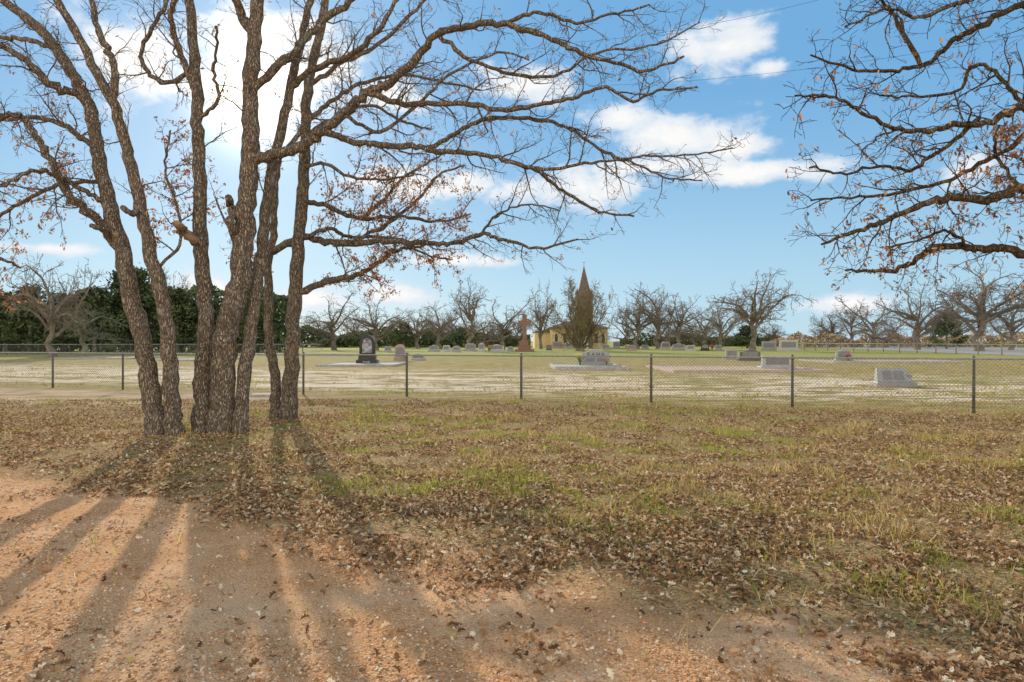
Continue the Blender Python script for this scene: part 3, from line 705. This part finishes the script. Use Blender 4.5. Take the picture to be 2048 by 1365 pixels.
for x_ in (-.8,.8): bmobj('louvre',prism([(a+x_,b_+8.6) for a,b_ in outline('gothic',.7,1.8)],-1.64,-1.605),M['glass'],r)
bmobj('door',prism([(a,b_) for a,b_ in outline('arch',1.5,2.8)],-1.66,-1.605),M['white'],r)
for x_ in (hw0+1.3,hw0+3.2,hw0+5.1,hw1-1.0,hw1-2.5):
    wv=bmobj('window',prism([(a+x_,b_+1.0) for a,b_ in outline('gothic',.95,2.5)],1.92,1.995),M['white'],r)
    bmobj('pane',prism([(a+x_,b_+1.12) for a,b_ in outline('gothic',.7,2.2)],1.89,1.918),M['glass'],wv)
# ------------------------------------------------------------ background oaks
def proto(seed,kind='oak',matb='far_bark',matt='far_twig'):
    global rng
    rng=np.random.default_rng(seed)
    root=empty('oak_tree',(0,0,0),'bare oak','tree')
    tr=Tubes();br=Tubes();tw=Tubes()
    pr=[(.46,2.6,.45,1.3,.24,.1,.32,.024,4),(.30,1.3,.5,1.3,.28,.05,.26,.017,3),(.27,.65,.5,1.2,.28,.0,.22,.0125,3)]
    if kind=='oak':
        h=rng.uniform(1.3,2.4);P=np.array([(0,0,-.1),(0,0,.3),(.1,0,h*.6),(.05,.1,h),(.0,.2,h*1.6),(-.1,.1,h*2.4)]);P[2:,:2]+=rng.normal(0,.2,(4,2));R=np.array([.42,.32,.27,.25,.19,.10])
        tr.add(P,R,8)
        nl=rng.integers(8,12)
        for i in range(nl):
            a=i*2.4+rng.normal(0,.4);el=.15+1.1*(i/nl)+rng.normal(0,.12);z=h*rng.uniform(.8,2.1)
            d=np.array([math.cos(a)*math.cos(el),math.sin(a)*math.cos(el),math.sin(el)])
            L=4.8-.5*abs(el-.6)+rng.normal(0,.6)
            n=14;D=d+np.cumsum(rng.normal(0,.18,(n,3)),0)*.9+np.array([0,0,.3])*np.sin(np.arange(n)/n*6)[:,None]*.5
            D/=np.linalg.norm(D,axis=1)[:,None];c=np.vstack([[0,0.05,z],np.array([0,.05,z])+np.cumsum(D*L/n,0)])
            cr=.16*(1-.85*np.linspace(0,1,n+1));br.add(c,cr,5);spawn(tw,c,cr,0,pr,None,0,.12,.02)
        spawn(tw,P[3:],R[3:],0,pr,None,0,.2,.02)
    else:
        tr.add([(0,0,-.1),(0,0,.2),(0,0,.45)],[.7,.6,.35],8)
        for i in range(26):
            a=i*2.4;el=.35+1.1*(i/26);d=np.array([math.cos(a)*math.cos(el),math.sin(a)*math.cos(el),math.sin(el)])
            L=4.6+2.6*(i/26)+rng.normal(0,.4);n=12;D=d+np.cumsum(rng.normal(0,.08,(n,3)),0)+np.array([0,0,.5])*(np.arange(n)/n)[:,None]
            D/=np.linalg.norm(D,axis=1)[:,None];c=np.vstack([[d[0]*.3,d[1]*.3,.25],np.array([d[0]*.3,d[1]*.3,.25])+np.cumsum(D*L/n,0)])
            cr=.13*(1-.85*np.linspace(0,1,n+1));br.add(c,cr,5);spawn(tw,c,cr,0,[(.30,1.7)+pr[0][2:],(.19,1.1)+pr[1][2:],(.19,)+pr[2][1:]],None,0,.22,.02)
    tr.build('trunk',M[matb],root);br.build('branches',M[matb],root);tw.build('twigs',M[matt],root)
    A_=np.concatenate(tw.V);zz=np.percentile(A_[:,2],99.7);ww=np.percentile(A_[:,0],99.)-np.percentile(A_[:,0],1.)
    return root,zz,ww
protos=[proto(s) for s in (11,22,33,44,58)]
pbush=proto(66,'bush','far_bark','bush_twig');ppale=proto(77,'oak','pale_bark','pale_bark')
used=set()
def place(pi,x,yt,wpx,Y_,label,group='bare oaks around the churchyard'):
    pr_=protos[pi] if isinstance(pi,int) else (pbush if pi=='b' else ppale)
    root,zz,ww=pr_;base=CY+EYE*F/Y_;H=(base-yt)*Y_/F;W=wpx*Y_/F
    p=P3(x,base,Y_);sc=(W/ww,W/ww,H/zz)
    rz=rng.random()*6.28 if pi!='b' else 0
    if pi in used: o=dup(root,(p[0],Y_,0),rz,sc,label,group)
    else:
        used.add(pi);o=root;o.location=(p[0],Y_,0);o.rotation_euler=(0,0,rz);o.scale=sc;tag(o,label,None,group)
    return o
bg=[(0,105,510,150,68,'large bare oak behind the far left fence, beyond the leftmost trunks'),
('p',165,595,130,72,'pale lichen-grey bare oak in front of the dark wood on the left'),
(1,345,535,130,95,'bare oak rising above the dark wood between the first two near oaks'),
(2,668,585,120,120,'bare oak just right of the rightmost near oak, by the far fence end'),
(3,752,588,140,115,'wide bare oak behind the tall black monument'),
(4,836,618,90,150,'small distant bare oak right of the wide oak behind the black monument'),
(0,880,602,100,130,'slim bare oak left of the tallest oak in the middle row'),
(1,940,560,125,110,'tallest bare oak in the middle row left of the stone cross'),
(2,1005,592,115,118,'low round bare oak just left of the stone cross'),
(3,1082,562,90,135,'bare oak between the stone cross and the church spire'),
(4,1275,582,100,130,'bare oak first right of the church'),
(0,1316,566,120,138,'bare oak second right of the church, slightly taller'),
(1,1358,592,110,128,'bare oak third right of the church'),
(2,1410,604,85,160,'small bare oak left of the big lone oak on the right'),
(3,1442,592,90,165,'distant bare oak touching the big lone oak on its left'),
(4,1505,541,140,112,'big lone bare oak with round crown right of centre'),
(0,1662,625,80,190,'smallest bare oak at the left end of the roadside row'),
(1,1702,602,100,175,'bare oak second in the roadside row'),
(2,1745,590,120,160,'wide bare oak third in the roadside row'),
(3,1835,555,150,125,'large bare oak in the middle of the roadside row'),
(4,1958,522,190,105,'tall bare oak below the right hanging branches'),
(0,2022,588,115,120,'bare oak behind the tall roadside oak near the right edge'),
(1,2085,538,170,95,'bare oak cut by the right edge of the view')]
for q in bg: place(*q)
for i,(x,yt,wp) in enumerate(((640,625,90),(708,632,85),(790,640,75),(862,645,80),(915,636,80),(970,638,90),(1038,628,85),(1250,625,85),(1335,634,90),(1385,640,75),(1545,645,70),(1640,650,60),(1790,625,95),(1870,622,90),(1915,615,95))):
    place(i%5,x,yt,wp,185+rng.random()*25,'bare oak in the distant hazy row behind the churchyard trees','distant bare oaks on the horizon')
place('b',1160,558,122,108,'many-stemmed brown bush tree in front of the church',None)
# ------------------------------------------------------------ cedars
rng=np.random.default_rng(5)
CG=(.095,.125,.055)
def cedar_arrays(n,H,W,seed,rnd=.5):
    rg=np.random.default_rng(seed)
    nc=60;z=rg.random(nc)**.8;rr=(1-z)**.6*np.sqrt(rg.random(nc))*(.7+.5*rg.random(nc));a=rg.random(nc)*6.28
    cen=np.stack([np.cos(a)*rr*W/2,np.sin(a)*rr*W/2,.06*H+z*H*.9],1)
    ci=rg.integers(0,nc,n);pp=cen[ci]+rg.normal(0,1,(n,3))*[W*.07,W*.07,H*.035]
    pp[:,2]=np.abs(pp[:,2])
    T=np.array([(-.5,-.1,0),(.5,-.12,0.1),(.35,.3,0),(-.3,.25,-.1)])
    sc=rg.uniform(.2,.5,n)
    tone=.5+.9*rg.random(nc)[ci]
    c=np.array([CG])*tone[:,None]*rg.uniform(.7,1.3,(n,1))
    return inst(T,[np.array([[0,1,2,3]])],pp,rotm(rg.random(n)*6.28,rg.normal(0,.9,n),rg.normal(0,.9,n)),np.stack([sc]*3,1),c)
cps=[]
for s in range(3):
    root=empty('cedar_tree',(0,0,0),'cedar','tree');t=Tubes();t.add([(0,0,-.1),(0,0,3),(0,0,7.5)],[.22,.15,.05],6);t.build('trunk',M['far_bark'],root)
    V,Fo,C=cedar_arrays(4200,9,6,100+s);amesh('crown',V,Fo,M['cedar'],C,parent=root);cps.append(root)
used2=set()
cn=0
def cedar(x,yt,wpx,Y_,label,group=None):
    global cn
    i=cn%3;cn+=1;root=cps[i];base=CY+EYE*F/Y_;H=(base-yt)*Y_/F;W=wpx*Y_/F;p=P3(x,base,Y_);sc=(W/6,W/6,H/9);rz=rng.random()*6
    if i in used2: o=dup(root,(p[0],Y_,0),rz,sc,label,group)
    else:
        used2.add(i);o=root;o.location=(p[0],Y_,0);o.rotation_euler=(0,0,rz);o.scale=sc;tag(o,label)
    if group: o['group']=group
    elif 'group' in o: del o['group']
for x,yt,w_ in ((-60,570,130),(10,585,130),(60,575,130),(125,590,130),(190,575,130),(245,545,130),(275,540,120),(300,570,120),(355,580,120),(410,595,110),(460,610,110),(520,618,100),(-150,570,120)):
    cedar(x,yt,w_,86+rng.random()*10,'dark green cedar in the dense wood behind the far left fence','cedars along the front of the left wood')
cedar(808,645,60,150,'dark cedar between bare oaks behind the black monument')
cedar(1495,652,75,150,'low dark cedar under the big lone oak right of centre')
cedar(1893,622,70,140,'dark cedar in the roadside row right of the large oak')
cedar(1010,658,60,175,'low dark cedar behind the oak left of the stone cross')
def mass(x0,x1,yt0,yt1,Y_,n,seed,colr=CG,sz=(.4,.9)):
    rg=np.random.default_rng(seed)
    xx=x0+(x1-x0)*rg.random(n);top=yt0+(yt1-yt0)*vnoise(xx/28.,np.zeros(n),seed)
    Yv=Y_+rg.random(n)*14;H=EYE+(CY-top)*Yv/F;z=H*rg.random(n)**.8
    pp=np.stack([(xx-CX)/F*Yv,Yv,z],1);T=np.array([(-.5,-.1,0),(.5,-.12,0.1),(.35,.4,0),(-.3,.35,-.1)])
    sc=rg.uniform(*sz,n);c=np.array([colr])*(.5+vnoise(xx/12,z*1.2,seed+3))[:,None]*rg.uniform(.7,1.3,(n,1))
    return inst(T,[np.array([[0,1,2,3]])],pp,rotm(rg.random(n)*6.28,rg.normal(0,.9,n),rg.normal(0,.9,n)),np.stack([sc]*3,1),c)
V,Fo,C=join([mass(-500,580,565,615,98,30000,1),mass(540,960,650,676,165,10000,2),mass(960,1060,660,676,190,2500,3),mass(1240,1560,666,680,200,4500,4)])
tag(amesh('cedar_wood',V,Fo,M['cedar'],C),'dark evergreen wood along the horizon on the left and behind the churchyard','wood',kind='stuff')
V,Fo,C=join([mass(1540,2500,664,682,170,12000,6,(.38,.27,.16),(.3,.8)),mass(620,1060,668,682,190,5000,8,(.3,.25,.15),(.4,.9)),mass(1240,1560,668,684,215,4000,9,(.3,.25,.14),(.4,.9))])
tag(amesh('dry_brush',V,Fo,M['cedar'],C),'low brown dry brush along the far side of the road and field','brush',kind='stuff')
# ------------------------------------------------------------ pole & cables
Yp=170.;p=P3(1484,690,Yp);r=empty('utility_pole',(p[0],Yp,0),'thin utility pole left of the big lone oak','utility pole')
t=Tubes();t.add([(0,0,-.2),(0,0,4),(0,0,8.8)],[.17,.15,.12],8,cap=True);t.build('pole',M['wood'],r)
bmobj('crossarm',boxbm(-1.1,1.1,-.22,-.13,8.0,8.2),M['wood'],r)
def cable(A_,B_,label,sag=.6):
    A_=np.array(A_);B_=np.array(B_);t=np.linspace(0,1,24)[:,None];P=A_*(1-t)+B_*t;P[:,2]-=sag*4*(t*(1-t))[:,0]
    k_=Tubes();k_.add(P,.006,5);o=k_.build('power_cable',M['cable'],loc=A_);tag(o,label,'cable')
cable(P3(1180,172,34),P3(2500,-20,20),'lower thin black power cable crossing the sky on the right')
cable(P3(1150,85,34),P3(2000,-110,24),'upper thin black power cable crossing the top of the sky')
# ------------------------------------------------------------ light, sky
sd=Vector(((505-CX)/F,1,(CY-190)/F)).normalized()
el=math.asin(sd.z);az=math.atan2(sd.x,sd.y)
L=bpy.data.lights.new('sun','SUN');L.energy=5;L.angle=math.radians(.5);L.color=(1,.85,.65)
lo=bpy.data.objects.new('sun',L);COL.objects.link(lo);lo.rotation_euler=sd.to_track_quat('Z','Y').to_euler();lo.location=(-20,40,30)
wd=bpy.data.worlds.new('World');scene.world=wd;wd.use_nodes=True;nt=wd.node_tree;nt.nodes.clear();k=NT(nt)
STR=.12
sky=k.n('ShaderNodeTexSky',sky_type='NISHITA');sky.sun_disc=False;sky.sun_elevation=el;sky.sun_rotation=az;sky.air_density=1.;sky.dust_density=.3;sky.ozone_density=2.
d=k.n('ShaderNodeTexCoord').outputs['Generated']
s3=k.n('ShaderNodeSeparateXYZ');k.l(d,s3.inputs[0])
azn=k.m('ARCTAN2',s3.outputs[0],s3.outputs[1]);eln=k.m('ARCSINE',s3.outputs[2])
g0=k.mix(k.ss(eln,-.02,.38),(.46,.71,.88),(.17,.44,.77));g0=k.mix(k.ss(eln,.45,1.2),g0,(.18,.36,.58))
gs=k.scale(g0,(1/STR,1/STR,1/STR))
basec=k.mix(.87,sky.outputs[0],gs)
cv=k.n('ShaderNodeCombineXYZ');k.l(azn,cv.inputs[0]);k.l(k.m('MULTIPLY',eln,1.6),cv.inputs[1])
nz=k.noise(cv.outputs[0],11,7,.62,.15)
blobs=[(255,130,145,85),(520,55,180,62),(640,120,90,52),(500,185,250,38),(790,195,80,36),(1060,170,130,38),(1450,95,135,48),(1540,132,60,20),
(1350,268,190,46),(1240,235,75,42),(1480,292,95,28),(1150,378,230,42),(1500,347,260,26),(1300,335,230,20),(1945,340,90,38),(850,365,210,38),(1690,605,115,24),
(790,590,120,28),(920,520,170,18),(430,580,120,36),(650,600,150,30),(100,497,130,14)]
dens=None
for bx_,by_,rx_,ry_ in blobs:
    a0=math.atan((bx_-CX)/F);e0=math.atan((CY-by_)/math.hypot(F,bx_-CX));ra=rx_/F*math.cos(a0)**2*1.1;re=ry_/F*1.15
    v=k.vm('MULTIPLY',k.vm('SUBTRACT',cv.outputs[0],(a0,1.6*e0,0)),(1/ra,1/(1.6*re),0))
    o_=k.n('ShaderNodeVectorMath',operation='LENGTH');k.l(v,o_.inputs[0]);q=o_.outputs['Value']
    dens=q if dens is None else k.m('MINIMUM',dens,q)
dens=k.m('SUBTRACT',1.,k.m('MINIMUM',dens,1.4))
dd=k.m('ADD',dens,k.m('MULTIPLY',k.m('SUBTRACT',nz,.5),2.5))
cl=k.ss(dd,.05,.6)
cc=k.mix(k.ss(dd,.3,1.1),(.74,.82,.91),(1.02,1.0,.97))
cc=k.scale(cc,(1/STR,1/STR,1/STR))
fin=k.mix(k.m('MULTIPLY',cl,.95),basec,cc)
# unseen bright sky added behind the camera, fill light for the trunk fronts
sky_fill=k.m('MULTIPLY',k.ss(s3.outputs[1],.12,-.32),k.m('MULTIPLY',k.ss(eln,1.15,.45),k.ss(nz,.2,.5,.6,1.)))
fin=k.mix(sky_fill,fin,(1.62/STR,1.44/STR,1.20/STR))
dt=k.m('MAXIMUM',k.vm('DOT_PRODUCT',d,tuple(sd),'Value'),0.)
glow=k.m('ADD',k.m('MULTIPLY',k.m('POWER',dt,40.),.22),k.m('MULTIPLY',k.m('POWER',dt,700.),2.2))
gv=k.n('ShaderNodeCombineXYZ')
for i_,f_ in enumerate((1.,.86,.6)): k.l(k.m('MULTIPLY',glow,f_/STR),gv.inputs[i_])
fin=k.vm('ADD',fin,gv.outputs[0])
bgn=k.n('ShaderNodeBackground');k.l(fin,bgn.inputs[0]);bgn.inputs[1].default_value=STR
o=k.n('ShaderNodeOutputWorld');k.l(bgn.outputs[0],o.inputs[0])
# ------------------------------------------------------------ camera
cd=bpy.data.cameras.new('camera');cd.lens=24;cd.sensor_width=36;cd.clip_end=6000;cd.clip_start=.05
co=bpy.data.objects.new('camera',cd);COL.objects.link(co);co.location=(0,0,EYE);co.rotation_euler=(math.pi/2,0,0);scene.camera=co
scene.view_settings.view_transform='Standard';scene.view_settings.look='None';scene.view_settings.exposure=0
